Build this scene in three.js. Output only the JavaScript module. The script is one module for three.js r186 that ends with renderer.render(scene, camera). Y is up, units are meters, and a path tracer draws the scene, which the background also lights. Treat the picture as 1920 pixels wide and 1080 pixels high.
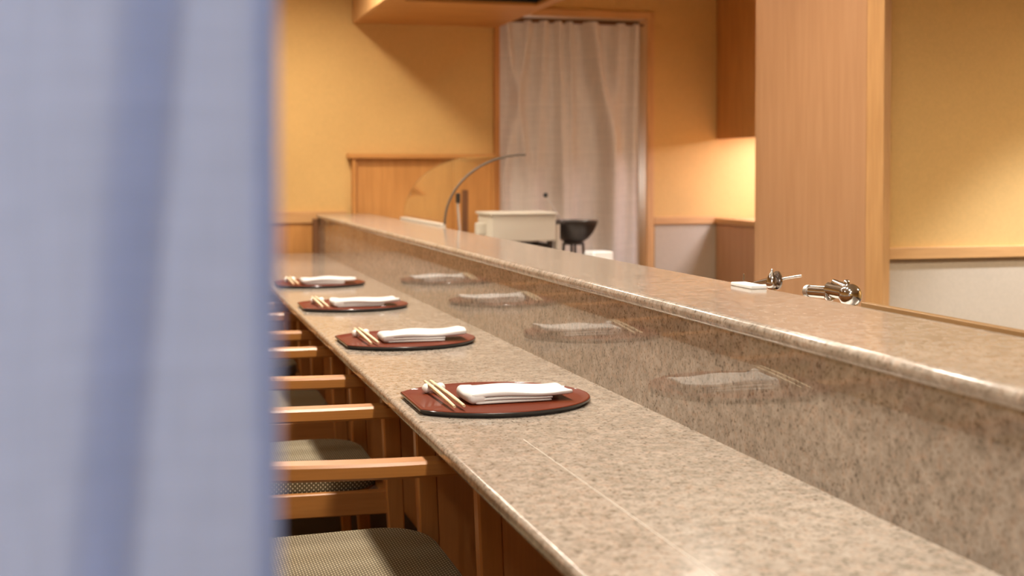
import * as THREE from 'three';
import { RoundedBoxGeometry } from 'three/addons/geometries/RoundedBoxGeometry.js';
import { mergeGeometries, mergeVertices, toCreasedNormals } from 'three/addons/utils/BufferGeometryUtils.js';
import { ImprovedNoise } from 'three/addons/math/ImprovedNoise.js';
import { RectAreaLightUniformsLib } from 'three/addons/lights/RectAreaLightUniformsLib.js';

RectAreaLightUniformsLib.init();
const scene = new THREE.Scene();
const renderer = new THREE.WebGLRenderer({ antialias: true });
renderer.toneMapping = THREE.LinearToneMapping;
renderer.toneMappingExposure = 1.17;
renderer.shadowMap.enabled = true;

// ---------------------------------------------------------------- camera
const FOCAL = 2400, YAW = Math.atan(685 / 2400), PITCH = Math.atan(70 / 2400), EYE = 1.22;
const camera = new THREE.PerspectiveCamera(2 * Math.atan(540 / FOCAL) * 180 / Math.PI, 16 / 9, 0.05, 60);
camera.position.set(0, EYE, 0);
camera.rotation.order = 'YXZ';
camera.rotation.set(-PITCH, -YAW, 0);
camera.setViewOffset(1920, 1080, 0, 148, 1920, 1080);
camera.focus = 2.72;
camera.userData.fStop = 3.5;
scene.add(camera);
scene.background = new THREE.Color(0x000000);

// ---------------------------------------------------------------- light levels (each lamp's own light is set in its builder)
const ROW_I = 8.5;            // downlights over the bar
const WARM = new THREE.Color().setRGB(1.0, 0.91, 0.79);
const NEUTRAL = new THREE.Color().setRGB(0.84, 0.94, 1.12);
const COOL = new THREE.Color().setRGB(0.80, 0.90, 1.0);

// ---------------------------------------------------------------- helpers
function rng(seed) { let a = seed >>> 0; return () => { a = (a + 0x6D2B79F5) | 0; let t = Math.imul(a ^ (a >>> 15), 1 | a); t = (t + Math.imul(t ^ (t >>> 7), 61 | t)) ^ t; return ((t ^ (t >>> 14)) >>> 0) / 4294967296; }; }
const perlin = new ImprovedNoise();
const rgb = (r, g, b) => new THREE.Color().setRGB(r, g, b);
const taken = new Map();
function numbered(name) { const n = taken.get(name) || 0; taken.set(name, n + 1); return n ? `${name}_${String(n).padStart(3, '0')}` : name; }
function shadows(o) { o.traverse((m) => { if (m.isMesh) { m.castShadow = true; m.receiveShadow = true; } }); }
function part(name, geo, mat, parent) { const m = new THREE.Mesh(geo, mat); m.name = name; m.castShadow = m.receiveShadow = true; parent.add(m); return m; }
function thing(name, label, category, pos = [0, 0, 0], turn = 0, group) {
  const o = new THREE.Group(); o.name = numbered(name); o.position.set(...pos); o.rotation.y = turn;
  o.userData = { label, category }; if (group) o.userData.group = group; scene.add(o); return o;
}
function solo(name, geo, mat, label, category, pos = [0, 0, 0], turn = 0, group) {
  const m = new THREE.Mesh(geo, mat); m.name = numbered(name); m.position.set(...pos); m.rotation.y = turn; m.castShadow = m.receiveShadow = true;
  m.userData = { label, category }; if (group) m.userData.group = group; scene.add(m); return m;
}
function struct(name, geo, mat, label) { const m = new THREE.Mesh(geo, mat); m.name = name; m.castShadow = m.receiveShadow = true; m.userData = { kind: 'structure', label, category: name.split('_')[0] }; scene.add(m); return m; }
// planar uv in metres / S, with v running along the grain axis
function planar(geo, S = 1, grain = 'y', off = [0, 0]) {
  const g = geo.index ? geo.toNonIndexed() : geo;
  if (!g.attributes.normal) g.computeVertexNormals();
  const p = g.attributes.position, uv = new Float32Array(p.count * 2), a = new THREE.Vector3(), b = new THREE.Vector3(), c = new THREE.Vector3();
  for (let i = 0; i < p.count; i += 3) {
    a.fromBufferAttribute(p, i); b.fromBufferAttribute(p, i + 1); c.fromBufferAttribute(p, i + 2);
    const n = b.clone().sub(a).cross(c.clone().sub(a)), ax = Math.abs(n.x), ay = Math.abs(n.y), az = Math.abs(n.z);
    const drop = ax >= ay && ax >= az ? 'x' : ay >= az ? 'y' : 'z';
    const rest = ['x', 'y', 'z'].filter((k) => k !== drop);
    const v = rest.includes(grain) ? grain : rest[1], u = rest.find((k) => k !== v);
    [a, b, c].forEach((q, k) => { uv[(i + k) * 2] = q[u] / S + off[0]; uv[(i + k) * 2 + 1] = q[v] / S + off[1]; });
  }
  g.setAttribute('uv', new THREE.BufferAttribute(uv, 2));
  return g;
}
// box given by its limits; r rounds the edges
function box(x0, x1, y0, y1, z0, z1, r = 0, S = 1, grain = 'y', off) {
  const w = x1 - x0, h = y1 - y0, d = z1 - z0;
  const g = r > 0 ? new RoundedBoxGeometry(w, h, d, 2, Math.min(r, w / 2.01, h / 2.01, d / 2.01)) : new THREE.BoxGeometry(w, h, d).toNonIndexed();
  g.translate((x0 + x1) / 2, (y0 + y1) / 2, (z0 + z1) / 2);
  return planar(g, S, grain, off);
}
// bar of chamfered rectangular section swept along points; side = direction of the width
function bar(pts, w, h, side, cham = 0.003, S = 0.5) {
  const n = pts.length, pos = [], uv = [], idx = [], sec = [], sd = new THREE.Vector3(...side).normalize();
  for (let i = 0; i < n; i++) {
    const p = new THREE.Vector3(...pts[i]), t = new THREE.Vector3(...pts[Math.min(i + 1, n - 1)]).sub(new THREE.Vector3(...pts[Math.max(i - 1, 0)])).normalize();
    const s = sd.clone().addScaledVector(t, -sd.dot(t)).normalize(), u = new THREE.Vector3().crossVectors(t, s).normalize();
    const W = (Array.isArray(w) ? w[i] : w) / 2, H = (Array.isArray(h) ? h[i] : h) / 2, c = Math.min(cham, W * 0.9, H * 0.9);
    sec.push([[W, H - c], [W - c, H], [-W + c, H], [-W, H - c], [-W, -H + c], [-W + c, -H], [W - c, -H], [W, -H + c]].map(([a, b]) => p.clone().addScaledVector(s, a).addScaledVector(u, b)));
  }
  const quad = (a, b, c, d) => { for (const q of [a, b, c, a, c, d]) pos.push(q.x, q.y, q.z); };
  for (let i = 0; i < n - 1; i++) for (let k = 0; k < 8; k++) { const j = (k + 1) % 8; quad(sec[i][k], sec[i][j], sec[i + 1][j], sec[i + 1][k]); }
  for (const [s, flip] of [[sec[0], 1], [sec[n - 1], 0]]) for (let k = 1; k < 7; k++) { const tri = flip ? [s[0], s[k + 1], s[k]] : [s[0], s[k], s[k + 1]]; for (const q of tri) pos.push(q.x, q.y, q.z); }
  let g = new THREE.BufferGeometry(); g.setAttribute('position', new THREE.Float32BufferAttribute(pos, 3));
  // outward orientation check by signed volume
  let vol = 0; for (let i = 0; i < pos.length; i += 9) { vol += pos[i] * (pos[i + 4] * pos[i + 8] - pos[i + 5] * pos[i + 7]) - pos[i + 1] * (pos[i + 3] * pos[i + 8] - pos[i + 5] * pos[i + 6]) + pos[i + 2] * (pos[i + 3] * pos[i + 7] - pos[i + 4] * pos[i + 6]); }
  if (vol < 0) for (let i = 0; i < pos.length; i += 9) for (let k = 0; k < 3; k++) { const t = pos[i + 3 + k]; pos[i + 3 + k] = pos[i + 6 + k]; pos[i + 6 + k] = t; }
  g = new THREE.BufferGeometry(); g.setAttribute('position', new THREE.Float32BufferAttribute(pos, 3));
  g = toCreasedNormals(g, 0.35);
  const d = new THREE.Vector3(...pts[n - 1]).sub(new THREE.Vector3(...pts[0])), ad = [Math.abs(d.x), Math.abs(d.y), Math.abs(d.z)];
  return planar(g, S, ['x', 'y', 'z'][ad.indexOf(Math.max(...ad))]);
}
function lathe(profile, seg = 40) { return new THREE.LatheGeometry(profile.map(([x, y]) => new THREE.Vector2(x, y)), seg); }
function rod(a, b, r, seg = 16, r2 = r) {
  const A = new THREE.Vector3(...a), B = new THREE.Vector3(...b), g = new THREE.CylinderGeometry(r2, r, A.distanceTo(B), seg, 1);
  g.applyQuaternion(new THREE.Quaternion().setFromUnitVectors(new THREE.Vector3(0, 1, 0), B.clone().sub(A).normalize()));
  return g.translate((A.x + B.x) / 2, (A.y + B.y) / 2, (A.z + B.z) / 2);
}
function ext(shape, depth, bevel = 0, seg = 2, curve = 12) { return new THREE.ExtrudeGeometry(shape, { depth, bevelEnabled: bevel > 0, bevelThickness: bevel, bevelSize: bevel, bevelOffset: -bevel, bevelSegments: seg, curveSegments: curve }); }

// ---------------------------------------------------------------- textures
function dataTex(n, m, fn, srgb = true) {
  const d = new Uint8Array(n * m * 4);
  for (let j = 0; j < m; j++) for (let i = 0; i < n; i++) { const c = fn(i, j), k = (j * n + i) * 4; d[k] = c[0]; d[k + 1] = c[1]; d[k + 2] = c[2]; d[k + 3] = 255; }
  const t = new THREE.DataTexture(d, n, m); t.wrapS = t.wrapT = THREE.RepeatWrapping; t.magFilter = THREE.LinearFilter; t.minFilter = THREE.LinearMipmapLinearFilter; t.generateMipmaps = true;
  if (srgb) t.colorSpace = THREE.SRGBColorSpace; t.needsUpdate = true; return t;
}
const clamp8 = (x) => Math.max(0, Math.min(255, x));
// tiling value noise on an n x n lattice
function lattice(n, m, seed) {
  const r = rng(seed), v = new Float32Array(n * m); for (let i = 0; i < v.length; i++) v[i] = r();
  return (x, y) => { const xi = Math.floor(x), yi = Math.floor(y), fx = x - xi, fy = y - yi, sx = fx * fx * (3 - 2 * fx), sy = fy * fy * (3 - 2 * fy), a = ((xi % n) + n) % n, b = (a + 1) % n, c = ((yi % m) + m) % m, d = (c + 1) % m;
    return (v[c * n + a] * (1 - sx) + v[c * n + b] * sx) * (1 - sy) + (v[d * n + a] * (1 - sx) + v[d * n + b] * sx) * sy; };
}
function graniteTexture() {                      // 1 tile = 1.2 m
  const N = 2048, f1 = lattice(300, 300, 11), f2 = lattice(170, 170, 12), f3 = lattice(90, 90, 13), f4 = lattice(420, 420, 14), f5 = lattice(14, 14, 15);
  return dataTex(N, N, (i, j) => {
    const x = i / N, y = j / N, a = f1(x * 300, y * 300), b = f2(x * 170, y * 170), c = f3(x * 90, y * 90), e = f4(x * 420, y * 420), w = f5(x * 14, y * 14);
    let r = 215, g = 204, bl = 189;                                   // feldspar
    const pink = Math.max(0, b - 0.55) * 34; r += pink * 0.5; g -= pink * 0.15; bl -= pink * 0.45;
    const q = (c - 0.5) * 34 + (w - 0.5) * 10; r += q; g += q; bl += q;   // quartz, larger cloudy grains
    const gr = Math.max(0, 0.42 - a) * 90 + Math.max(0, 0.36 - b) * 75; r -= gr; g -= gr * 1.0; bl -= gr * 1.0;   // grey-brown grains
    if (e * 0.6 + a * 0.4 < 0.235) { r -= 34; g -= 35; bl -= 35; }     // mica flecks
    const s = (e - 0.5) * 16; return [clamp8(r + s), clamp8(g + s), clamp8(bl + s)];
  });
}
function woodTexture(seed, amp, lines) {          // 1 tile = S metres, grain along v
  const N = 512, f1 = lattice(lines, 4, seed), f2 = lattice(Math.round(lines * 0.37), 3, seed + 1), f3 = lattice(Math.round(lines * 2.3), 10, seed + 2), f4 = lattice(6, 2, seed + 3);
  return dataTex(N, N, (i, j) => { const x = i / N, y = j / N, bend = (f4(x * 6, y * 2) - 0.5) * 0.02, xx = x + bend;
    const v = (f1(xx * lines, y * 4) - 0.5) * 0.5 + (f2(xx * Math.round(lines * 0.37), y * 3) - 0.5) * 0.6 + (f3(xx * Math.round(lines * 2.3), y * 10) - 0.5) * 0.35;
    return [clamp8(238 + v * amp), clamp8(236 + v * amp * 1.25), clamp8(232 + v * amp * 1.6)]; });
}
const graniteMap = graniteTexture();
const woodMap = woodTexture(21, 26, 60), woodMap2 = woodTexture(31, 15, 110);
const plasterMap = (() => { const a = lattice(200, 200, 41), b = lattice(60, 60, 42), c = lattice(9, 9, 43); return dataTex(512, 512, (i, j) => { const x = i / 512, y = j / 512, v = (a(x * 200, y * 200) - 0.5) * 8 + (b(x * 60, y * 60) - 0.5) * 3 + (c(x * 9, y * 9) - 0.5) * 5; return [clamp8(243 + v), clamp8(243 + v), clamp8(243 + v)]; }); })();
const weaveMap = (() => { const a = lattice(256, 256, 51); return dataTex(256, 256, (i, j) => { const w = (i % 4 < 2) !== (j % 4 < 2) ? 8 : -6, v = w + (a(i, j) - 0.5) * 14; return [clamp8(240 + v), clamp8(240 + v), clamp8(240 + v)]; }); })();
const linenMap = (() => { const a = lattice(4, 128, 52), b = lattice(128, 4, 53); return dataTex(512, 512, (i, j) => { const v = (a(i / 128, j / 4) - 0.5) * 14 + (b(i / 4, j / 128) - 0.5) * 14; return [clamp8(242 + v), clamp8(242 + v), clamp8(242 + v)]; }); })();
// seat cloth: dark ground with woven pale dots in offset rows (1 tile = 48 mm)
const seatMap = (() => { const a = lattice(128, 128, 61); return dataTex(256, 256, (i, j) => {
  const cell = 64, row = Math.floor(j / 32), x = ((i + (row % 2) * 32) % cell) - 32, y = (j % 32) - 16, d = Math.hypot(x / 12, y / 8), n = (a(i / 2, j / 2) - 0.5) * 26, rib = (i % 8 < 4) ? 7 : -7;
  const dot = d < 1 ? 1 : 0; return dot ? [clamp8(226 + n), clamp8(212 + n), clamp8(176 + n)] : [clamp8(98 + n + rib), clamp8(84 + n + rib), clamp8(56 + n + rib)]; }); })();

// ---------------------------------------------------------------- materials
const M = (o) => new THREE.MeshPhysicalMaterial(o);
const mGranite = M({ map: graniteMap, color: rgb(0.575, 0.55, 0.535), roughness: 0.02, specularIntensity: 1 });
const mGraniteTop = M({ map: graniteMap, color: rgb(0.56, 0.535, 0.52), roughness: 0.13, specularIntensity: 1 });
const mSeam = M({ color: rgb(0.62, 0.56, 0.48), roughness: 0.5 });
const mHinoki = M({ map: woodMap, color: rgb(0.64, 0.29, 0.075), roughness: 0.45 });
const mChairWood = M({ map: woodMap, color: rgb(0.50, 0.205, 0.048), roughness: 0.36, clearcoat: 0.25, clearcoatRoughness: 0.25 });
const mVeneer = M({ map: woodMap2, color: rgb(0.62, 0.34, 0.17), roughness: 0.5 });
const mTrimWood = M({ map: woodMap, color: rgb(0.72, 0.40, 0.16), roughness: 0.5 });
const mLedge = M({ map: woodMap, color: rgb(0.34, 0.19, 0.07), roughness: 0.5 });
const mBarFront = M({ map: woodMap2, color: rgb(0.46, 0.20, 0.06), roughness: 0.5 });
const mPlaster = M({ map: plasterMap, color: rgb(0.74, 0.46, 0.165), roughness: 0.95 });
const mPanel = M({ map: plasterMap, color: rgb(0.56, 0.45, 0.32), roughness: 0.9 });
const mCeil = M({ map: plasterMap, color: rgb(0.80, 0.70, 0.54), roughness: 0.95 });
const mFloor = M({ map: plasterMap, color: rgb(0.05, 0.035, 0.025), roughness: 0.6 });
const mSeat = M({ map: seatMap, color: rgb(0.9, 0.9, 0.9), roughness: 0.75, sheen: 0.8, sheenRoughness: 0.5, sheenColor: rgb(0.8, 0.7, 0.5) });
const mLacquer = M({ color: rgb(0.125, 0.020, 0.005), roughness: 0.5, specularIntensity: 0.15, clearcoat: 0.22, clearcoatRoughness: 0.06 });
const mBlackLacquer = M({ color: rgb(0.012, 0.012, 0.013), roughness: 0.3, clearcoat: 0.6, clearcoatRoughness: 0.1 });
const mNapkin = M({ map: weaveMap, color: rgb(0.70, 0.675, 0.645), roughness: 0.95 });
const mPorcelain = M({ color: rgb(0.84, 0.81, 0.75), roughness: 0.25, clearcoat: 0.5, clearcoatRoughness: 0.1 });
const mWhite = M({ color: rgb(0.9, 0.9, 0.88), roughness: 0.3 });
const mChopstick = M({ map: woodMap, color: rgb(0.80, 0.64, 0.42), roughness: 0.6 });
const mChrome = M({ color: rgb(0.62, 0.58, 0.55), metalness: 1, roughness: 0.12 });
const mSteel = M({ color: rgb(0.72, 0.70, 0.66), metalness: 1, roughness: 0.42 });
const mPaleSteel = M({ color: rgb(0.56, 0.49, 0.40), roughness: 0.5 });
const mIron = M({ color: rgb(0.035, 0.025, 0.02), roughness: 0.4, metalness: 0.3 });
const mBlack = M({ color: rgb(0.012, 0.011, 0.011), roughness: 0.6 });
const mGlass = M({ color: rgb(0.93, 0.95, 0.92), roughness: 0.03, transmission: 1, thickness: 0, ior: 1.5 });
const mGlassEdge = M({ color: rgb(0.10, 0.07, 0.045), roughness: 0.6 });
const mCurtain = M({ map: linenMap, color: rgb(0.82, 0.71, 0.60), roughness: 1, transmission: 0.35, thickness: 0, side: THREE.DoubleSide });
const mNoren = M({ map: linenMap, color: rgb(0.47, 0.57, 0.86), roughness: 1, transmission: 0.42, thickness: 0, side: THREE.DoubleSide });
const mDarkWood = M({ map: woodMap, color: rgb(0.22, 0.09, 0.03), roughness: 0.5 });
const mLampGlow = M({ color: rgb(1, 1, 1), emissive: rgb(1, 0.85, 0.62), emissiveIntensity: 3, roughness: 0.5 });
const mLampRing = M({ color: rgb(0.7, 0.68, 0.64), roughness: 0.4 });

// ---------------------------------------------------------------- room
const CEIL = 2.6, ZB = -7.65, ZR = -4.30;
struct('floor', box(-1.8, 4.9, -0.1, 0, -9.3, 1.7, 0, 1.5), mFloor, 'dark floor under the chairs');
struct('ceiling', box(-1.8, 4.9, CEIL, CEIL + 0.1, -9.3, 1.7, 0, 1.5), mCeil, 'plain ochre ceiling with small downlights');
struct('wall_left', box(-1.8, -1.68, 0, CEIL, -9.3, 1.7, 0, 1.5), mPlaster, 'ochre plaster side wall behind the chairs');
struct('wall_entrance', box(-1.68, 4.78, 0, CEIL, 1.58, 1.7, 0, 1.5), mPlaster, 'ochre plaster wall at the entrance');
struct('wall_side', box(4.78, 4.9, 0, CEIL, -9.3, 1.7, 0, 1.5), mPlaster, 'ochre plaster wall beyond the work area');
const DX0 = 2.10, DX1 = 3.075, DTOP = 2.195;       // curtained doorway
const wb = new THREE.Group(); wb.name = 'wall_back'; wb.userData = { kind: 'structure', label: 'ochre plaster back wall with a curtained doorway', category: 'wall' }; scene.add(wb);
part('wall_panel', box(-1.68, DX0 - 0.03, 0, CEIL, ZB - 0.12, ZB, 0, 1.5), mPlaster, wb);
part('wall_panel', box(DX1 + 0.045, 4.78, 0, CEIL, ZB - 0.12, ZB, 0, 1.5), mPlaster, wb);
part('wall_panel', box(DX0 - 0.03, DX1 + 0.045, DTOP + 0.036, CEIL, ZB - 0.12, ZB, 0, 1.5), mPlaster, wb);
struct('wall_back_lower', box(DX1 + 0.06, 3.56, 0.0, 0.88, ZB, ZB + 0.008, 0, 1.5), mPanel, 'pale lower wall between doorway and corner cupboard');
struct('wall_corridor', box(-1.68, 4.78, 0, CEIL, -9.3, -9.18, 0, 1.5), mDarkWood, 'dark wooden corridor wall behind the curtained doorway');
// door frame
const df = new THREE.Group(); df.name = 'door_1'; df.userData = { kind: 'structure', label: 'plain wooden door frame around the pale curtain', category: 'door' }; scene.add(df);
part('jamb', box(DX0 - 0.035, DX0, 0, DTOP + 0.04, ZB - 0.13, ZB + 0.02, 0.003, 0.6), mHinoki, df);
part('jamb', box(DX1, DX1 + 0.05, 0, DTOP + 0.04, ZB - 0.13, ZB + 0.02, 0.003, 0.6), mTrimWood, df);
part('lintel', box(DX0, DX1, DTOP - 0.002, DTOP + 0.04, ZB - 0.13, ZB + 0.02, 0.003, 0.6, 'x'), mTrimWood, df);
// rails and wainscot
struct('trim_1', box(-1.68, 1.15, 0.915, 0.985, ZB, ZB + 0.025, 0.003, 0.6, 'x'), mTrimWood, 'wooden rail along the back wall beyond the counter end');
struct('wainscot_back', box(-1.68, 1.15, 0, 0.915, ZB, ZB + 0.012, 0, 0.6), mHinoki, 'orange wooden wainscot below the back wall rail');
struct('trim_2', box(DX1 + 0.05, 3.56, 0.882, 0.93, ZB, ZB + 0.022, 0.003, 0.6, 'x'), mTrimWood, 'narrow wooden rail between doorway and corner cupboard');
// partition beside the work area: plaster front, wood veneered flank, corner post
struct('wall_right', box(2.715, 4.78, 0.888, CEIL, ZR - 0.1, ZR, 0, 1.5), mPlaster, 'ochre plaster wall lit by a downlight scallop');
struct('wall_right_lower', box(2.715, 4.78, 0, 0.888, ZR - 0.1, ZR - 0.004, 0, 1.5), mPanel, 'pale lower wall below the right rail');
struct('trim_3', box(2.715, 4.78, 0.885, 0.93, ZR - 0.004, ZR + 0.018, 0.003, 0.6, 'x'), mTrimWood, 'honey coloured chair rail across the right wall');
struct('trim_4', box(2.683, 2.715, 0, CEIL, ZR - 0.1, ZR + 0.022, 0.003, 0.6), mTrimWood, 'narrow corner post where veneer meets right wall');
struct('wall_flank', box(2.683, 2.72, 0, CEIL, -5.34, ZR - 0.1, 0, 0.7), mVeneer, 'tall straight grained wood veneer panel beside the work area');
struct('wall_recess', box(2.72, 4.78, 0, CEIL, -5.34, -5.24, 0, 1.5), mPlaster, 'plaster wall closing the recess behind the veneer panel');

// ---------------------------------------------------------------- lamps
function downlight(x, z, I, label, group, angle = 1.40, penumbra = 0.6, color = WARM, radius = 5) {
  const t = thing('downlight', label, 'downlight', [x, CEIL, z], 0, group);
  part('ring', lathe([[0.040, -0.001], [0.040, -0.006], [0.055, -0.006], [0.058, -0.001]], 32), mLampRing, t);
  const g = lathe([[0.0005, -0.002], [0.040, -0.002]], 32); part('lamp_glow', g, mLampGlow, t);
  const s = new THREE.SpotLight(color, I, 0, angle, penumbra, 2); s.position.set(0, -0.012, 0); s.target.position.set(0, -2, 0);
  s.castShadow = true; s.shadow.radius = radius; s.shadow.mapSize.set(1024, 1024); t.add(s, s.target); return t;
}
for (const z of [-0.65, -1.62, -2.59, -3.56, -4.53, -5.5, -6.55]) downlight(0.71, z, z < -6 ? ROW_I * 1.6 : ROW_I, 'small recessed downlight in the row over the bar', 'downlights over the bar');
for (const [x, z, I] of [[-0.9, -2.6, 2.5], [-0.9, -5.2, 4]]) downlight(x, z, I, 'recessed downlight behind the row of chairs', 'downlights behind the chairs');
downlight(-0.45, -0.80, 9, 'narrow recessed downlight just inside the blue cloth', undefined, 0.55, 0.5);
for (const [x, z, I] of [[3.9, -2.3, 29], [1.9, -4.5, 7], [2.6, -5.7, 8]]) downlight(x, z, I, 'recessed downlight over the work area', 'downlights over the work area');
downlight(3.5, -3.46, 31, 'recessed cool white downlight washing the right wall', undefined, 0.64, 0.25, NEUTRAL);

// ---------------------------------------------------------------- bar counter
const HC = 0.74, HU = 0.97, X1 = 0.492, X2 = 0.974, X3 = 0.962, X4 = 1.283, ZC0 = -0.75, ZC1 = -7.58;
const bc = thing('bar_counter', 'long beige speckled granite bar counter with raised rear ledge', 'counter');
part('lower_slab', box(X1, X2 + 0.02, HC - 0.026, HC, ZC1, ZC0, 0.010, 1.2, 'z'), mGraniteTop, bc);
part('joint_strip', box(0.6459, 0.6472, HC - 0.003, HC + 0.0004, -2.19, ZC0 - 0.01), mSeam, bc).userData.label = 'thin pale joint line in the stone';
part('riser', box(X2, X2 + 0.02, HC, HU - 0.027, ZC1, ZC0, 0, 1.2, 'z', [0.3, 0.2]), mGranite, bc);
part('upper_slab', box(X3, X4, HU - 0.027, HU, ZC1, ZC0, 0.012, 1.2, 'z', [0.55, 0.1]), mGraniteTop, bc);
part('front_panel', box(0.88, 0.90, 0, HC - 0.026, ZC1, ZC0 - 0.02, 0, 0.6), mBarFront, bc);
part('back_panel', box(1.24, 1.262, 0, HU - 0.027, ZC1, ZC0 - 0.02, 0, 0.6), mBarFront, bc);
part('rear_ledge', box(X4 + 0.001, X4 + 0.018, HU - 0.04, HU + 0.006, -2.12, ZC0, 0.002, 0.6, 'z'), mLedge, bc);
part('metal_edging', rod([X4 + 0.004, HU + 0.001, -1.95], [X4 + 0.004, HU + 0.001, ZC0 - 0.01], 0.0022, 10), mChrome, bc);
part('end_post', box(X2 - 0.035, X2 + 0.0, HC, HU - 0.027, ZC1 - 0.012, ZC1 + 0.03, 0.002, 0.6), mDarkWood, bc);


// ---------------------------------------------------------------- range hood / soffit on the back wall
{
  const h = thing('range_hood', 'boxed wooden soffit with black hood opening on back wall', 'hood');
  const x0 = 1.19, x1 = 2.09, z0 = ZB, z1 = -5.5, y0 = 2.11, ox0 = 1.30, ox1 = 2.02, oz0 = -6.60, oz1 = -5.62;
  part('side_panel', box(x0, x0 + 0.02, y0, CEIL, z0, z1, 0.002, 0.6), mTrimWood, h);
  part('side_panel', box(x1 - 0.02, x1, y0, CEIL, z0, z1, 0.002, 0.6), mHinoki, h);
  part('front_panel', box(x0 + 0.02, x1 - 0.02, y0, CEIL, z1 - 0.02, z1, 0.002, 0.6), mHinoki, h);
  part('bottom_board', box(x0 + 0.02, x1 - 0.02, y0, y0 + 0.018, z0, oz0, 0.002, 0.6, 'x'), mHinoki, h);
  part('bottom_board', box(x0 + 0.02, ox0, y0, y0 + 0.018, oz0, oz1, 0.002, 0.6, 'z'), mHinoki, h);
  part('bottom_board', box(ox1, x1 - 0.02, y0, y0 + 0.018, oz0, oz1, 0.002, 0.6, 'z'), mHinoki, h);
  part('bottom_board', box(x0 + 0.02, x1 - 0.02, y0, y0 + 0.018, oz1, z1 - 0.02, 0.002, 0.6, 'x'), mHinoki, h);
  part('hood_liner', mergeGeometries([box(ox0, ox1, y0 + 0.2, y0 + 0.21, oz0, oz1), box(ox0 - 0.01, ox0, y0 + 0.018, y0 + 0.21, oz0, oz1), box(ox1, ox1 + 0.01, y0 + 0.018, y0 + 0.21, oz0, oz1), box(ox0, ox1, y0 + 0.018, y0 + 0.21, oz0 - 0.01, oz0), box(ox0, ox1, y0 + 0.018, y0 + 0.21, oz1, oz1 + 0.01)]), mBlack, h).userData.label = 'black inside of the hood';
}
// ---------------------------------------------------------------- low sliding cupboard on the back wall
{
  const c = thing('sliding_cupboard', 'low orange wooden cupboard with sliding doors against the back wall', 'cupboard');
  const x0 = 1.18, x1 = 2.06, y1 = 1.30, ZB = -7.647;
  part('side_panel', box(x0, x0 + 0.022, 0, y1, ZB, ZB + 0.05, 0.002, 0.6), mHinoki, c);
  part('side_panel', box(x1 - 0.022, x1, 0, y1, ZB, ZB + 0.05, 0.002, 0.6), mHinoki, c);
  part('top_board', box(x0 - 0.03, x1 + 0.004, y1, y1 + 0.028, ZB, ZB + 0.065, 0.003, 0.6, 'x'), mHinoki, c);
  const a = part('door', box(x0 + 0.022, 1.84, 0.04, y1, ZB + 0.004, ZB + 0.022, 0.002, 0.6), mHinoki, c);
  const b = part('door', box(1.80, x1 - 0.022, 0.04, y1, ZB + 0.024, ZB + 0.042, 0.002, 0.6, 'y', [0.3, 0]), mHinoki, c);
  part('finger_pull', box(1.852, 1.888, 0.80, 1.11, ZB + 0.042, ZB + 0.050, 0.003, 0.6), mDarkWood, b).userData.label = 'dark upright finger pull';
}
// ---------------------------------------------------------------- curtain in the doorway: two hanging panels
function pleated(x0, x1, y0, y1, nx, ny, fold) {
  const g = new THREE.PlaneGeometry(x1 - x0, y1 - y0, nx, ny); g.translate((x0 + x1) / 2, (y0 + y1) / 2, 0);
  const p = g.attributes.position; for (let i = 0; i < p.count; i++) p.setZ(i, fold(p.getX(i), p.getY(i)));
  const uv = g.attributes.uv; for (let i = 0; i < uv.count; i++) uv.setXY(i, p.getX(i) / 0.3, p.getY(i) / 0.3);
  g.computeVertexNormals(); return g;
}
{
  const t = thing('doorway_curtain', 'pale linen curtain in two panels hanging in the wooden doorway', 'curtain', [0, 0, ZB - 0.06]);
  const top = 2.163, ridge = (x, c, w) => Math.exp(-((x - c) ** 2) / (w * w));
  const fold = (x, y) => {
    const s = top - y;                                    // distance below the rod
    let z = 0; const k = Math.min(1, s / 0.5);
    for (const [c0, dir, w, a] of [[2.16, 0.14, 0.03, 0.016], [2.30, -0.16, 0.03, 0.016], [2.40, -0.05, 0.035, 0.02], [2.50, 0.02, 0.028, 0.022], [2.57, 0.02, 0.03, 0.018], [2.70, 0.20, 0.05, 0.03], [2.74, 0.10, 0.035, 0.016], [2.92, -0.10, 0.05, 0.018], [3.02, -0.02, 0.035, 0.018]])
      z += a * ridge(x, c0 + dir * Math.min(s, 1.0) * (0.6 + 0.4 * k), w * (0.8 + 0.5 * s)) * (0.35 + 0.65 * Math.exp(-s * 0.45)) * 2.8;
    return z + 0.010 * Math.sin(x * 17 + y * 1.3) * k + 0.006 * Math.sin(x * 41 - y * 2.1);
  };
  part('curtain_panel', pleated(DX0 + 0.004, 2.592, 0.10, top, 110, 90, fold), mCurtain, t);
  part('curtain_panel', pleated(2.585, DX1 - 0.026, 0.10, top, 110, 90, (x, y) => fold(x, y) - 0.012), mCurtain, t);
  part('curtain_rod', rod([DX0, top - 0.004, 0.012], [DX1, top - 0.004, 0.012], 0.006), mDarkWood, t);
}
// corridor lamp behind the curtain
{
  const t = thing('corridor_lamp', 'round white wall lamp in the corridor behind the curtain', 'lamp', [2.45, 1.15, -9.18]);
  part('lamp_shade', lathe([[0.001, 0.06], [0.08, 0.055], [0.11, 0.03], [0.11, 0.001]], 32).rotateX(Math.PI / 2), M({ color: rgb(1, 1, 1), emissive: rgb(1, 0.92, 0.8), emissiveIntensity: 2 }), t);
  const l = new THREE.PointLight(rgb(1, 0.9, 0.78), 2.0); l.position.set(0, 0, 0.12); l.castShadow = true; l.shadow.radius = 4; t.add(l);
}
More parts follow.
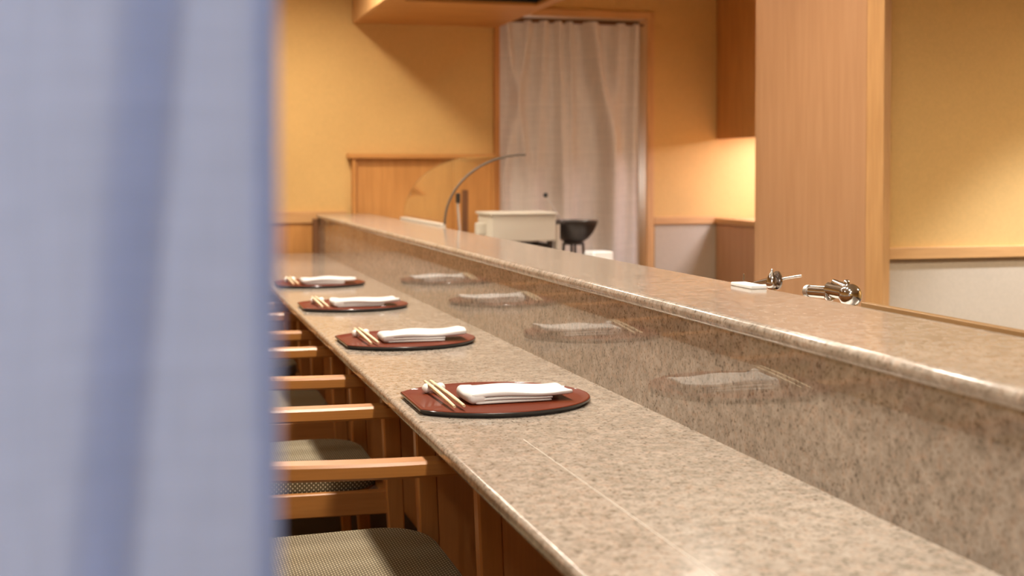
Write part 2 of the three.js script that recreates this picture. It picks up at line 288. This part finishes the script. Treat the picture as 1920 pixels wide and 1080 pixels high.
// ---------------------------------------------------------------- cupboards along the far right of the work area
{
  const x0 = 3.56, x1 = 4.4, za = -7.64, zb = -5.36;
  const b = thing('base_cupboard', 'brown wooden base cupboard with pale top beside the doorway wall', 'cupboard');
  part('body', box(x0, x1, 0.06, 0.885, za, zb, 0.002, 0.7), mVeneer, b);
  part('plinth', box(x0 + 0.05, x1, 0, 0.06, za, zb), mBlack, b);
  part('worktop', box(x0 - 0.012, x1, 0.885, 0.92, za, zb, 0.003, 0.7, 'z'), mTrimWood, b);
  for (let k = 0; k < 4; k++) { const z = za + 0.02 + k * 0.565; part('door', box(x0 - 0.006, x0, 0.09, 0.86, z, z + 0.555, 0.001, 0.7, 'y', [k * 0.3, 0]), mVeneer, b); }
  const w = thing('upper_cupboard', 'dark orange wooden wall cupboard above the lit recess', 'cupboard');
  const fz = za;
  part('front_panel', box(x0, x0 + 0.02, 1.43, CEIL, fz, zb, 0.002, 0.7), mHinoki, w);
  part('bottom_board', box(x0 + 0.02, x1, 1.49, 1.51, fz, zb, 0, 0.7, 'z'), mHinoki, w);
  part('back_board', box(x1 - 0.02, x1, 0.92, CEIL, fz, zb, 0, 0.7), mPlaster, w);
  part('light_strip', box(x0 + 0.2, x0 + 0.5, 1.478, 1.49, fz + 0.15, zb - 0.2), M({ color: rgb(1, 1, 1), emissive: NEUTRAL, emissiveIntensity: 4 }), w).userData.label = 'glowing strip under the cupboard';
  const l = new THREE.RectAreaLight(rgb(0.92, 0.90, 1.15), 12, 0.3, 1.9); l.position.set(x0 + 0.35, 1.476, (fz + zb) / 2 - 0.02); l.rotation.x = -Math.PI / 2; w.add(l);
}
// ---------------------------------------------------------------- steel worktop behind the bar, taps, dish
{
  const w = thing('steel_worktop', 'low stainless steel worktop behind the raised granite ledge', 'worktop');
  part('top', box(1.31, 1.60, 0.82, 0.85, -7.5, -0.9, 0.004), mSteel, w);
  part('body', box(1.33, 1.58, 0, 0.82, -7.48, -0.92), mSteel, w);
}
{
  const f = thing('kitchen_faucet', 'chrome faucet with round head and short spout behind the ledge', 'faucet', [1.405, 0.85, -2.36]);
  part('stem', rod([0, 0, 0], [0, 0.10, 0], 0.016, 24), mChrome, f);
  part('head', new THREE.SphereGeometry(0.0240, 32, 20).scale(1, 1.02, 1).translate(0.0, 0.113, 0.0), mChrome, f);
  part('neck', rod([-0.004, 0.118, -0.012], [-0.022, 0.122, -0.052], 0.016, 24, 0.0155), mChrome, f);
  part('spout', rod([-0.016, 0.115, -0.040], [-0.034, 0.113, -0.108], 0.0140, 24, 0.0125), mChrome, f);
  part('ring', new THREE.TorusGeometry(0.0165, 0.0028, 12, 28).rotateY(0.30).translate(-0.018, 0.115, -0.050), mChrome, f);
  part('nozzle', rod([-0.034, 0.113, -0.106], [-0.037, 0.1128, -0.116], 0.0142, 24, 0.013), mSteel, f);
  const lv = part('lever', rod([-0.002, 0.127, -0.010], [-0.018, 0.139, -0.040], 0.010, 16, 0.006), mChrome, f);
  part('lever_cap', new THREE.SphereGeometry(0.0075, 16, 12).translate(-0.002, 0.138, -0.012), mChrome, lv);
}
{
  const f = thing('cross_tap', 'small chrome tap with conical knob and thin straight lever', 'tap', [1.43, 0.85, -2.755]);
  part('stem', rod([0, 0, 0], [0, 0.105, 0], 0.010, 20), mChrome, f);
  part('knob', lathe([[0.0005, 0.139], [0.003, 0.137], [0.004, 0.131], [0.010, 0.122], [0.0135, 0.108], [0.014, 0.100], [0.011, 0.094], [0.0005, 0.092]], 28), mChrome, f);
  part('flange', new THREE.CylinderGeometry(0.022, 0.022, 0.004, 28).rotateZ(Math.PI / 2).translate(0.012, 0.112, 0.004), mChrome, f);
  part('cone', rod([0.0, 0.108, -0.006], [-0.030, 0.101, -0.040], 0.011, 20, 0.004), mChrome, f);
  part('lever', rod([0.014, 0.113, 0.004], [0.058, 0.124, 0.038], 0.0030, 14, 0.0032), mChrome, f);
  part('pin', rod([-0.034, 0.088, -0.08], [-0.034, 0.122, -0.08], 0.0022, 10), mChrome, f);
  part('side_post', rod([-0.034, 0, -0.08], [-0.034, 0.095, -0.08], 0.006, 14), mChrome, f);
}
{
  const s = new THREE.Shape(); s.moveTo(-0.018, -0.05); s.lineTo(0.018, -0.05); s.lineTo(0.018, 0.05); s.lineTo(-0.018, 0.05); s.closePath();
  const g = ext(s, 0.004, 0.002); g.rotateX(-Math.PI / 2);
  solo('white_dish', g, mWhite, 'flat white rectangular dish on the rear edge of the granite ledge', 'dish', [1.252, HU + 0.002, -2.52], 0);
}
// ---------------------------------------------------------------- curved glass guard at the far end of the ledge
{
  const t = thing('glass_guard', 'curved clear glass guard on the far end of the ledge', 'glass guard');
  const z0 = -6.68, z1 = -5.72, xb = 1.312, yb = 0.98, a = 0.386, b = 0.32, n = 28, pos = [], idx = [];
  const at = (k) => { const f = (k / n) * Math.PI / 2; return [xb + a * (1 - Math.cos(f)), yb + b * Math.sin(f)]; };
  for (let k = 0; k <= n; k++) { const [x, y] = at(k); pos.push(x, y, z0, x, y, z1); if (k < n) { const q = k * 2; idx.push(q, q + 1, q + 2, q + 1, q + 3, q + 2); } }
  const g = new THREE.BufferGeometry(); g.setAttribute('position', new THREE.Float32BufferAttribute(pos, 3)); g.setIndex(idx); g.computeVertexNormals();
  const pane = part('glass_pane', g, mGlass, t);
  const edge = (z, r) => new THREE.TubeGeometry(new THREE.CatmullRomCurve3(Array.from({ length: n + 1 }, (_, k) => { const [x, y] = at(k); return new THREE.Vector3(x, y, z); })), 48, r, 8);
  part('glass_edge', edge(z1, 0.0055), mGlassEdge, pane).userData.label = 'dark cut edge of the glass';
  part('glass_edge', edge(z0, 0.003), mGlass, pane);
  part('base_rail', box(1.290, 1.318, 0.93, 0.981, z0, z1, 0.003), mPaleSteel, t);
  part('clamp', box(1.366, 1.384, 1.075, 1.122, z1 - 0.02, z1 + 0.012, 0.006), mIron, t);
  part('support_post', rod([1.392, 0.8505, z1 - 0.01], [1.374, 1.09, z1 - 0.01], 0.006), mSteel, t);
}
// ---------------------------------------------------------------- stove island under the hood
{
  const s = thing('stove_unit', 'stainless stove unit under the wooden hood', 'stove');
  part('body', box(1.63, 2.29, 0.08, 0.735, -6.70, -6.0, 0.004), mSteel, s);
  part('top', box(1.62, 2.30, 0.735, 0.758, -6.71, -5.99, 0.004), mSteel, s);
  part('plinth', box(1.66, 2.26, 0, 0.08, -6.66, -6.04), mBlack, s);
}
{
  const t = thing('fryer_box', 'pale rectangular steel fryer box on the stove unit', 'fryer', [1.792, 0.76, -6.2]);
  part('body', box(-0.165, 0.165, 0.115, 0.252, -0.14, 0.14, 0.008), mPaleSteel, t);
  part('rim', box(-0.175, 0.172, 0.246, 0.258, -0.15, 0.15, 0.004), mPaleSteel, t);
  for (const [x, z] of [[-0.14, 0.12], [0.14, 0.12], [-0.14, -0.12], [0.14, -0.12]]) part('leg', box(x - 0.012, x + 0.012, 0, 0.116, z - 0.012, z + 0.012), mIron, t);
  part('burner_tray', box(-0.15, 0.15, 0.03, 0.10, -0.13, 0.115), mIron, t);
  part('side_handle', box(-0.21, -0.16, 0.145, 0.205, -0.03, 0.03, 0.008), mPaleSteel, t);
  part('drain_pipe', rod([0.195, 0, 0.06], [0.195, 0.195, 0.06], 0.016, 20), mPaleSteel, t);
  part('valve_handle', rod([0.165, 0.20, 0.06], [0.235, 0.205, 0.06], 0.008, 14), mIron, t);
}
{
  const t = thing('wok', 'dark iron wok standing on a ring beside the fryer box', 'wok', [2.13, 0.76, -6.3]);
  const pr = []; for (let k = 0; k <= 14; k++) { const f = (k / 14) * 1.25; pr.push([0.003 + 0.125 * Math.sin(f) / Math.sin(1.25), 0.085 + 0.122 * (1 - Math.cos(f)) / (1 - Math.cos(1.25))]); }
  for (let k = 14; k >= 0; k--) { const f = (k / 14) * 1.25; pr.push([0.002 + 0.121 * Math.sin(f) / Math.sin(1.25), 0.089 + 0.119 * (1 - Math.cos(f)) / (1 - Math.cos(1.25))]); }
  part('bowl', lathe(pr, 48), mIron, t);
  part('stand_ring', new THREE.TorusGeometry(0.052, 0.006, 10, 32).rotateX(Math.PI / 2).translate(0, 0.088, 0), mIron, t);
  for (let k = 0; k < 4; k++) { const a = k * Math.PI / 2 + 0.5; part('stand_leg', rod([0.056 * Math.cos(a), 0, 0.056 * Math.sin(a)], [0.05 * Math.cos(a), 0.09, 0.05 * Math.sin(a)], 0.007, 10), mIron, t); }
}
{
  const t = thing('ladle', 'thin ladle with black ball end leaning in the wok', 'ladle', [2.13, 0.86, -6.3]);
  part('handle', rod([-0.006, 0.02, 0.0], [-0.150, 0.236, 0.0], 0.003, 10), mSteel, t);
  part('scoop', lathe([[0.001, 0], [0.016, 0.003], [0.026, 0.014], [0.028, 0.024], [0.026, 0.024], [0.015, 0.006], [0.001, 0.003]], 24).translate(0.004, 0.0, 0), mSteel, t);
  part('ball_end', new THREE.SphereGeometry(0.0125, 20, 14).translate(-0.152, 0.240, 0), mBlack, t).userData.label = 'black ball end';
}
solo('white_tub', box(-0.055, 0.055, 0, 0.058, -0.06, 0.06, 0.01), mWhite, 'small white tub on the stove beside the wok', 'tub', [2.205, 0.76, -6.12], 0.1);

// ---------------------------------------------------------------- chairs
const CX = 0.35, SEATS = [-2.58, -3.575, -4.545, -5.51];
function makeChair() {
  const t = thing('counter_armchair', '', 'chair', [0, 0, 0], 0, 'armchairs along the bar');
  const S = new THREE.Shape(), x0 = -0.22, x1 = 0.250, z = 0.247, r = 0.075;
  S.moveTo(x0 + 0.03, -z + 0.02); S.lineTo(x1 - r * 1.6, -z); S.bezierCurveTo(x1 - r * 0.5, -z, x1, -z + r * 0.9, x1, -z + r * 1.9); S.lineTo(x1, z - r * 1.9); S.bezierCurveTo(x1, z - r * 0.9, x1 - r * 0.5, z, x1 - r * 1.6, z); S.lineTo(x0 + 0.03, z - 0.02); S.quadraticCurveTo(x0, z - 0.02, x0, z - 0.06); S.lineTo(x0, -z + 0.06); S.quadraticCurveTo(x0, -z + 0.02, x0 + 0.03, -z + 0.02);
  const sg = ext(S, 0.022, 0.012, 4, 14); sg.rotateX(Math.PI / 2); sg.translate(0, 0.411, 0);      // top near 0.423
  part('seat', planar(sg, 0.048, 'x'), mSeat, t);
  const fr = ext(S, 0.012, 0, 1, 14); fr.rotateX(Math.PI / 2); fr.scale(0.985, 1, 0.96); fr.translate(0, 0.384, 0);
  part('seat_board', planar(fr, 0.5, 'x'), mChairWood, t);
  for (const s of [-1, 1]) {
    part('leg', bar([[0.288, 0, s * 0.283], [0.268, 0.37, s * 0.283], [0.256, 0.655, s * 0.283]], [0.032, 0.036, 0.036], [0.030, 0.046, 0.046], [0, 0, 1], 0.004), mChairWood, t);
    part('leg', bar([[-0.285, 0, s * 0.245], [-0.245, 0.38, s * 0.250], [-0.265, 0.62, s * 0.256], [-0.30, 0.76, s * 0.250]], 0.03, 0.036, [0, 0, 1], 0.004), mChairWood, t);
    part('side_rail', bar([[-0.24, 0.356, s * 0.254], [0.255, 0.356, s * 0.276]], 0.024, 0.062, [0, 0, 1], 0.003), mChairWood, t);
    const N = 10, pts = [], w = [], h = []; for (let k = 0; k <= N; k++) { const u = k / N; pts.push([-0.275 + 0.585 * u, 0.677 + 0.010 * (1 - u) - 0.004 * Math.sin(u * Math.PI), s * (0.262 + 0.022 * Math.sin(Math.min(1, u * 1.25) * Math.PI / 2))]); w.push(0.040 + 0.012 * Math.sin(u * Math.PI)); h.push(0.030); }
    part('armrest', bar(pts, w, h, [0, 0, 1], 0.005), mChairWood, t);
  }
  part('front_rail', bar([[0.242, 0.360, -0.27], [0.252, 0.360, 0], [0.242, 0.360, 0.27]], 0.022, 0.055, [1, 0, 0], 0.003), mChairWood, t);
  part('rear_rail', bar([[-0.245, 0.356, -0.25], [-0.245, 0.356, 0.25]], 0.022, 0.06, [1, 0, 0], 0.003), mChairWood, t);
  const bp = []; for (let k = -6; k <= 6; k++) { const u = k / 6; bp.push([-0.335 + 0.05 * u * u, 0.735, u * 0.262]); }
  part('backrest', bar(bp, 0.024, 0.11, [1, 0, 0], 0.005), mChairWood, t);
  return t;
}
const chair0 = makeChair();
const chairLabels = ['armchair nearest the blue cloth, its patterned seat at the bar', 'second armchair along the bar from the blue cloth', 'third armchair along the bar from the blue cloth', 'fourth armchair along the bar, closest to the back wall'];
SEATS.forEach((z, i) => { const c = i ? chair0.clone() : chair0; if (i) { c.name = numbered('counter_armchair'); scene.add(c); c.userData = { ...chair0.userData }; } c.userData.label = chairLabels[i]; c.position.set(CX, 0, z); });

// ---------------------------------------------------------------- place settings
const TR = 0.197, CHORD = 0.163;
function outline(inset, n = 72) {                       // round tray cut by a straight edge on the diner's side
  const r = TR - inset, c = CHORD - inset, a0 = Math.acos(-c / r), pts = [];
  for (let k = 0; k <= n; k++) { const a = a0 - (2 * a0 * k) / n; pts.push([r * Math.cos(a) * 1.06, r * Math.sin(a) * 0.93]); }
  const m = 14, A = pts[n], B = pts[0]; for (let k = 1; k < m; k++) pts.push([A[0] + (B[0] - A[0]) * k / m, A[1] + (B[1] - A[1]) * k / m]);
  return pts;
}
function ringLoft(rings) {                              // [[inset, y], ...]; closes nothing
  const pos = [], idx = []; let n = 0; rings.forEach(([inset, y]) => { const o = outline(inset); n = o.length; for (const [x, z] of o) pos.push(x, y, z); });
  for (let k = 0; k < rings.length - 1; k++) for (let i = 0; i < n; i++) { const j = (i + 1) % n, a = k * n + i, b = k * n + j, c = a + n, d = b + n; idx.push(a, b, c, b, d, c); }
  return { pos, idx, n };
}
function cap(L, ring, flip) { const base = ring * L.n, c = L.pos.length / 3; let x = 0, y = 0, z = 0; for (let i = 0; i < L.n; i++) { x += L.pos[(base + i) * 3]; y += L.pos[(base + i) * 3 + 1]; z += L.pos[(base + i) * 3 + 2]; } L.pos.push(x / L.n, y / L.n, z / L.n); for (let i = 0; i < L.n; i++) { const j = (i + 1) % L.n; flip ? L.idx.push(c, base + j, base + i) : L.idx.push(c, base + i, base + j); } }
function geoOf(L, crease = 0.5) { let g = new THREE.BufferGeometry(); g.setAttribute('position', new THREE.Float32BufferAttribute(L.pos, 3)); g.setIndex(L.idx); return toCreasedNormals(g.toNonIndexed(), crease); }
const trayTop = (() => { const L = ringLoft([[0.0008, 0.0112], [0.002, 0.0125], [0.004, 0.0125], [0.0145, 0.0068], [0.017, 0.0062]]); cap(L, 4, false); return geoOf(L, 0.35); })();
const trayUnder = (() => { const L = ringLoft([[0.020, 0.0005], [0.007, 0.0005], [0.0, 0.0075], [0.0, 0.0100], [0.0010, 0.0113]]); cap(L, 0, true); return geoOf(L, 0.35); })();
function fixWinding(g, up) { const p = g.attributes.position, nrm = g.attributes.normal; let s = 0; for (let i = 0; i < p.count; i++) s += nrm.getY(i); if ((s > 0) !== up) { for (let i = 0; i < p.count; i += 3) for (const at of [p, nrm]) { const t = [at.getX(i + 1), at.getY(i + 1), at.getZ(i + 1)]; at.setXYZ(i + 1, at.getX(i + 2), at.getY(i + 2), at.getZ(i + 2)); at.setXYZ(i + 2, ...t); } for (let i = 0; i < nrm.count; i++) nrm.setXYZ(i, -nrm.getX(i), -nrm.getY(i), -nrm.getZ(i)); } return g; }
fixWinding(trayTop, true); fixWinding(trayUnder, false);

function softBox(x0, x1, y0, y1, z0, z1, r, nx, ny, nz) {
  const g = new THREE.BoxGeometry(x1 - x0, y1 - y0, z1 - z0, nx, ny, nz), p = g.attributes.position, w = (x1 - x0) / 2, h = (y1 - y0) / 2, d = (z1 - z0) / 2, R = Math.min(r, w, h, d);
  for (let i = 0; i < p.count; i++) { const v = new THREE.Vector3().fromBufferAttribute(p, i), c = new THREE.Vector3(Math.max(-w + R, Math.min(w - R, v.x)), Math.max(-h + R, Math.min(h - R, v.y)), Math.max(-d + R, Math.min(d - R, v.z))), o = v.clone().sub(c); if (o.lengthSq() > 0) v.copy(c).addScaledVector(o.normalize(), R); p.setXYZ(i, v.x, v.y, v.z); }
  g.translate((x0 + x1) / 2, (y0 + y1) / 2, (z0 + z1) / 2); g.deleteAttribute('uv'); g.deleteAttribute('normal'); return g;
}
function napkinGeo(seed, flap, lift) {                  // folded damp cloth: lower layers, longer upper layer, rounded fold at the diner's end
  const L1 = 0.168, L2 = 0.208 + flap, r = rng(seed), k1 = r() * 6, k2 = r() * 6;
  const pieces = [softBox(0.004, L1, 0, 0.0068, -0.054, 0.054, 0.0033, 24, 6, 14), softBox(0.002, L1 + 0.002, 0.0062, 0.0130, -0.055, 0.0545, 0.0033, 24, 6, 14), softBox(-0.004, L2, 0.0122, 0.0232, -0.0555, 0.055, 0.0050, 30, 6, 14), softBox(-0.010, 0.030, 0.0, 0.0256, -0.0555, 0.0552, 0.0115, 10, 10, 14)];
  for (const g of pieces) { const p = g.attributes.position; for (let i = 0; i < p.count; i++) { const x = p.getX(i), y = p.getY(i), z = p.getZ(i), top = Math.max(0, y / 0.024), far = Math.max(0, (x - 0.10) / 0.12);
    p.setXYZ(i, x + 0.004 * Math.sin(z * 34 + k2) * top, y + top * (0.0020 * Math.sin(x * 38 + k1 + z * 14) + 0.0012 * Math.sin(z * 60 + x * 25 + k2) - 0.0022 * far) + lift * far * far * top, z + 0.005 * Math.sin(x * 20 + k2) * top + 0.012 * (x - 0.1) * (k1 / 6 - 0.5) * top); } }
  const g = mergeVertices(mergeGeometries(pieces)); g.computeVertexNormals(); g.translate(-0.1, 0.0004, 0); return planar(g, 0.1, 'x');
}
const restGeo = (() => { const pr = [[0.0004, -0.0225], [0.005, -0.0215], [0.0085, -0.0175], [0.0092, -0.013], [0.0080, -0.0085], [0.0058, -0.004], [0.0052, 0], [0.0058, 0.004], [0.0080, 0.0085], [0.0092, 0.013], [0.0085, 0.0175], [0.005, 0.0215], [0.0004, 0.0225]]; return lathe(pr, 28).rotateZ(Math.PI / 2).translate(0, 0.0092, 0).scale(1.15, 1.15, 1.15); })();
function stickGeo(a, b) { const pts = [], w = []; for (let k = 0; k <= 8; k++) { const u = k / 8; pts.push([a[0] + (b[0] - a[0]) * u, a[1] + (b[1] - a[1]) * u, a[2] + (b[2] - a[2]) * u]); w.push(0.0050 + 0.0032 * Math.sin(u * Math.PI * 0.9 + 0.15)); } return bar(pts, w, w, [1, 0, 0], 0.0016, 0.3); }
const trayWord = ['nearest the blue cloth', 'second from the blue cloth', 'third from the blue cloth', 'nearest the back wall'];
const TX = 0.515 + CHORD * 1.06;
[-2.567, -3.540, -4.510, -5.44].forEach((z, i) => {
  const r = rng(70 + i), turn = [0, 0.02, -0.015, 0.01][i];
  const t = thing('half_moon_tray', `red-brown lacquered half-moon tray with black edge, ${trayWord[i]}`, 'tray', [TX, HC, z], turn, 'lacquer trays on the counter');
  part('tray_top', trayTop, mLacquer, t); part('tray_underside', trayUnder, mBlackLacquer, t).userData.label = 'black lacquered edge and underside';
  const on = (name, geo, mat, label, cat, x, y, zz, tw, group) => solo(name, geo, mat, `${label} on the tray ${trayWord[i]}`, cat, [TX + x, HC + y, z + zz], tw, group);
  on('folded_napkin', napkinGeo(80 + i, [0.006, 0.022, 0.016, 0.01][i], [0, 0.009, 0.004, 0.002][i]), mNapkin, 'white folded cloth napkin', 'napkin', 0.045, 0.0064, 0.006, turn + [0.04, -0.03, 0.02, 0][i], 'napkins on the trays');
  on('chopstick_rest', restGeo, mPorcelain, 'white ceramic chopstick rest', 'chopstick rest', -0.100, 0.0064, -0.105, turn + 0.12, 'chopstick rests on the trays');
  const y0 = 0.0064 + 0.0190, dx = (r() - 0.5) * 0.006;
  on('chopstick', stickGeo([-0.006, y0 + 0.0015, -0.030], [0.0 , 0.0125 - 0.0064 + 0.0098, 0.222]), mChopstick, 'outer pale wooden chopstick', 'chopstick', -0.108 + dx, 0, -0.105, 0, 'chopsticks on the trays');
  on('chopstick', stickGeo([-0.004, y0 + 0.0015, -0.034], [0.002, 0.0125 - 0.0064 + 0.0098, 0.218]), mChopstick, 'inner pale wooden chopstick', 'chopstick', -0.096 + dx, 0, -0.105, 0.03, 'chopsticks on the trays');
});

// ---------------------------------------------------------------- blue cloth hanging at the entrance, close to the camera
{
  const t = thing('noren_curtain', 'translucent pale blue cloth curtain hanging in the foreground', 'curtain', [0, 0, -0.50]);
  const top = 1.75, bot = 0.80, xr = 0.0492;
  const cut = (y) => -0.0076 + (y - 1.1746) * 0.09;                     // where the two cloths overlap
  const sway = (x, y) => 0.004 * Math.sin(x * 22 + y * 2);
  const cloth = (fl, fr, z, nx) => { const g = new THREE.PlaneGeometry(1, top - bot, nx, 60); g.translate(0.5, (top + bot) / 2, 0); const p = g.attributes.position, uv = g.attributes.uv; for (let i = 0; i < p.count; i++) { const y = p.getY(i), l = fl(y), x = l + (fr(y) - l) * p.getX(i); p.setXYZ(i, x, y, sway(x, y) + z); uv.setXY(i, x / 0.1, y / 0.1); } g.computeVertexNormals(); return g; };
  part('cloth_panel', cloth(() => -0.50, (y) => cut(y) + 0.010, 0.0, 90), mNoren, t);
  part('cloth_panel', cloth((y) => cut(y) - 0.010, () => xr, -0.004, 40), mNoren, t);
  part('side_hem', cloth(() => xr - 0.0080, () => xr, -0.0028, 4), mNoren, t);
  part('side_hem', cloth(() => xr - 0.0080, () => xr, -0.0052, 4), mNoren, t);
  part('side_hem', cloth(() => xr - 0.0080, () => xr, -0.0064, 4), mNoren, t);
  part('hanging_rod', rod([-1.68, top, 0.0], [0.35, top, 0.0], 0.011, 18), mDarkWood, t);
  part('rod_hanger', rod([0.33, top, 0], [0.33, CEIL, 0], 0.006, 12), mDarkWood, t);
}
// entrance lamp on the guests' side of the cloth
{
  const t = thing('entrance_lamp', 'square white ceiling lamp over the entrance', 'lamp', [-0.5, CEIL, 0.75]);
  part('lamp_panel', box(-0.25, 0.25, -0.03, 0, -0.25, 0.25, 0.004), M({ color: rgb(1, 1, 1), emissive: rgb(0.9, 0.95, 1), emissiveIntensity: 3 }), t);
  const l = new THREE.RectAreaLight(COOL, 40, 0.5, 0.5); l.position.set(0, -0.035, 0); l.rotation.x = -Math.PI / 2; t.add(l);
}

renderer.render(scene, camera);
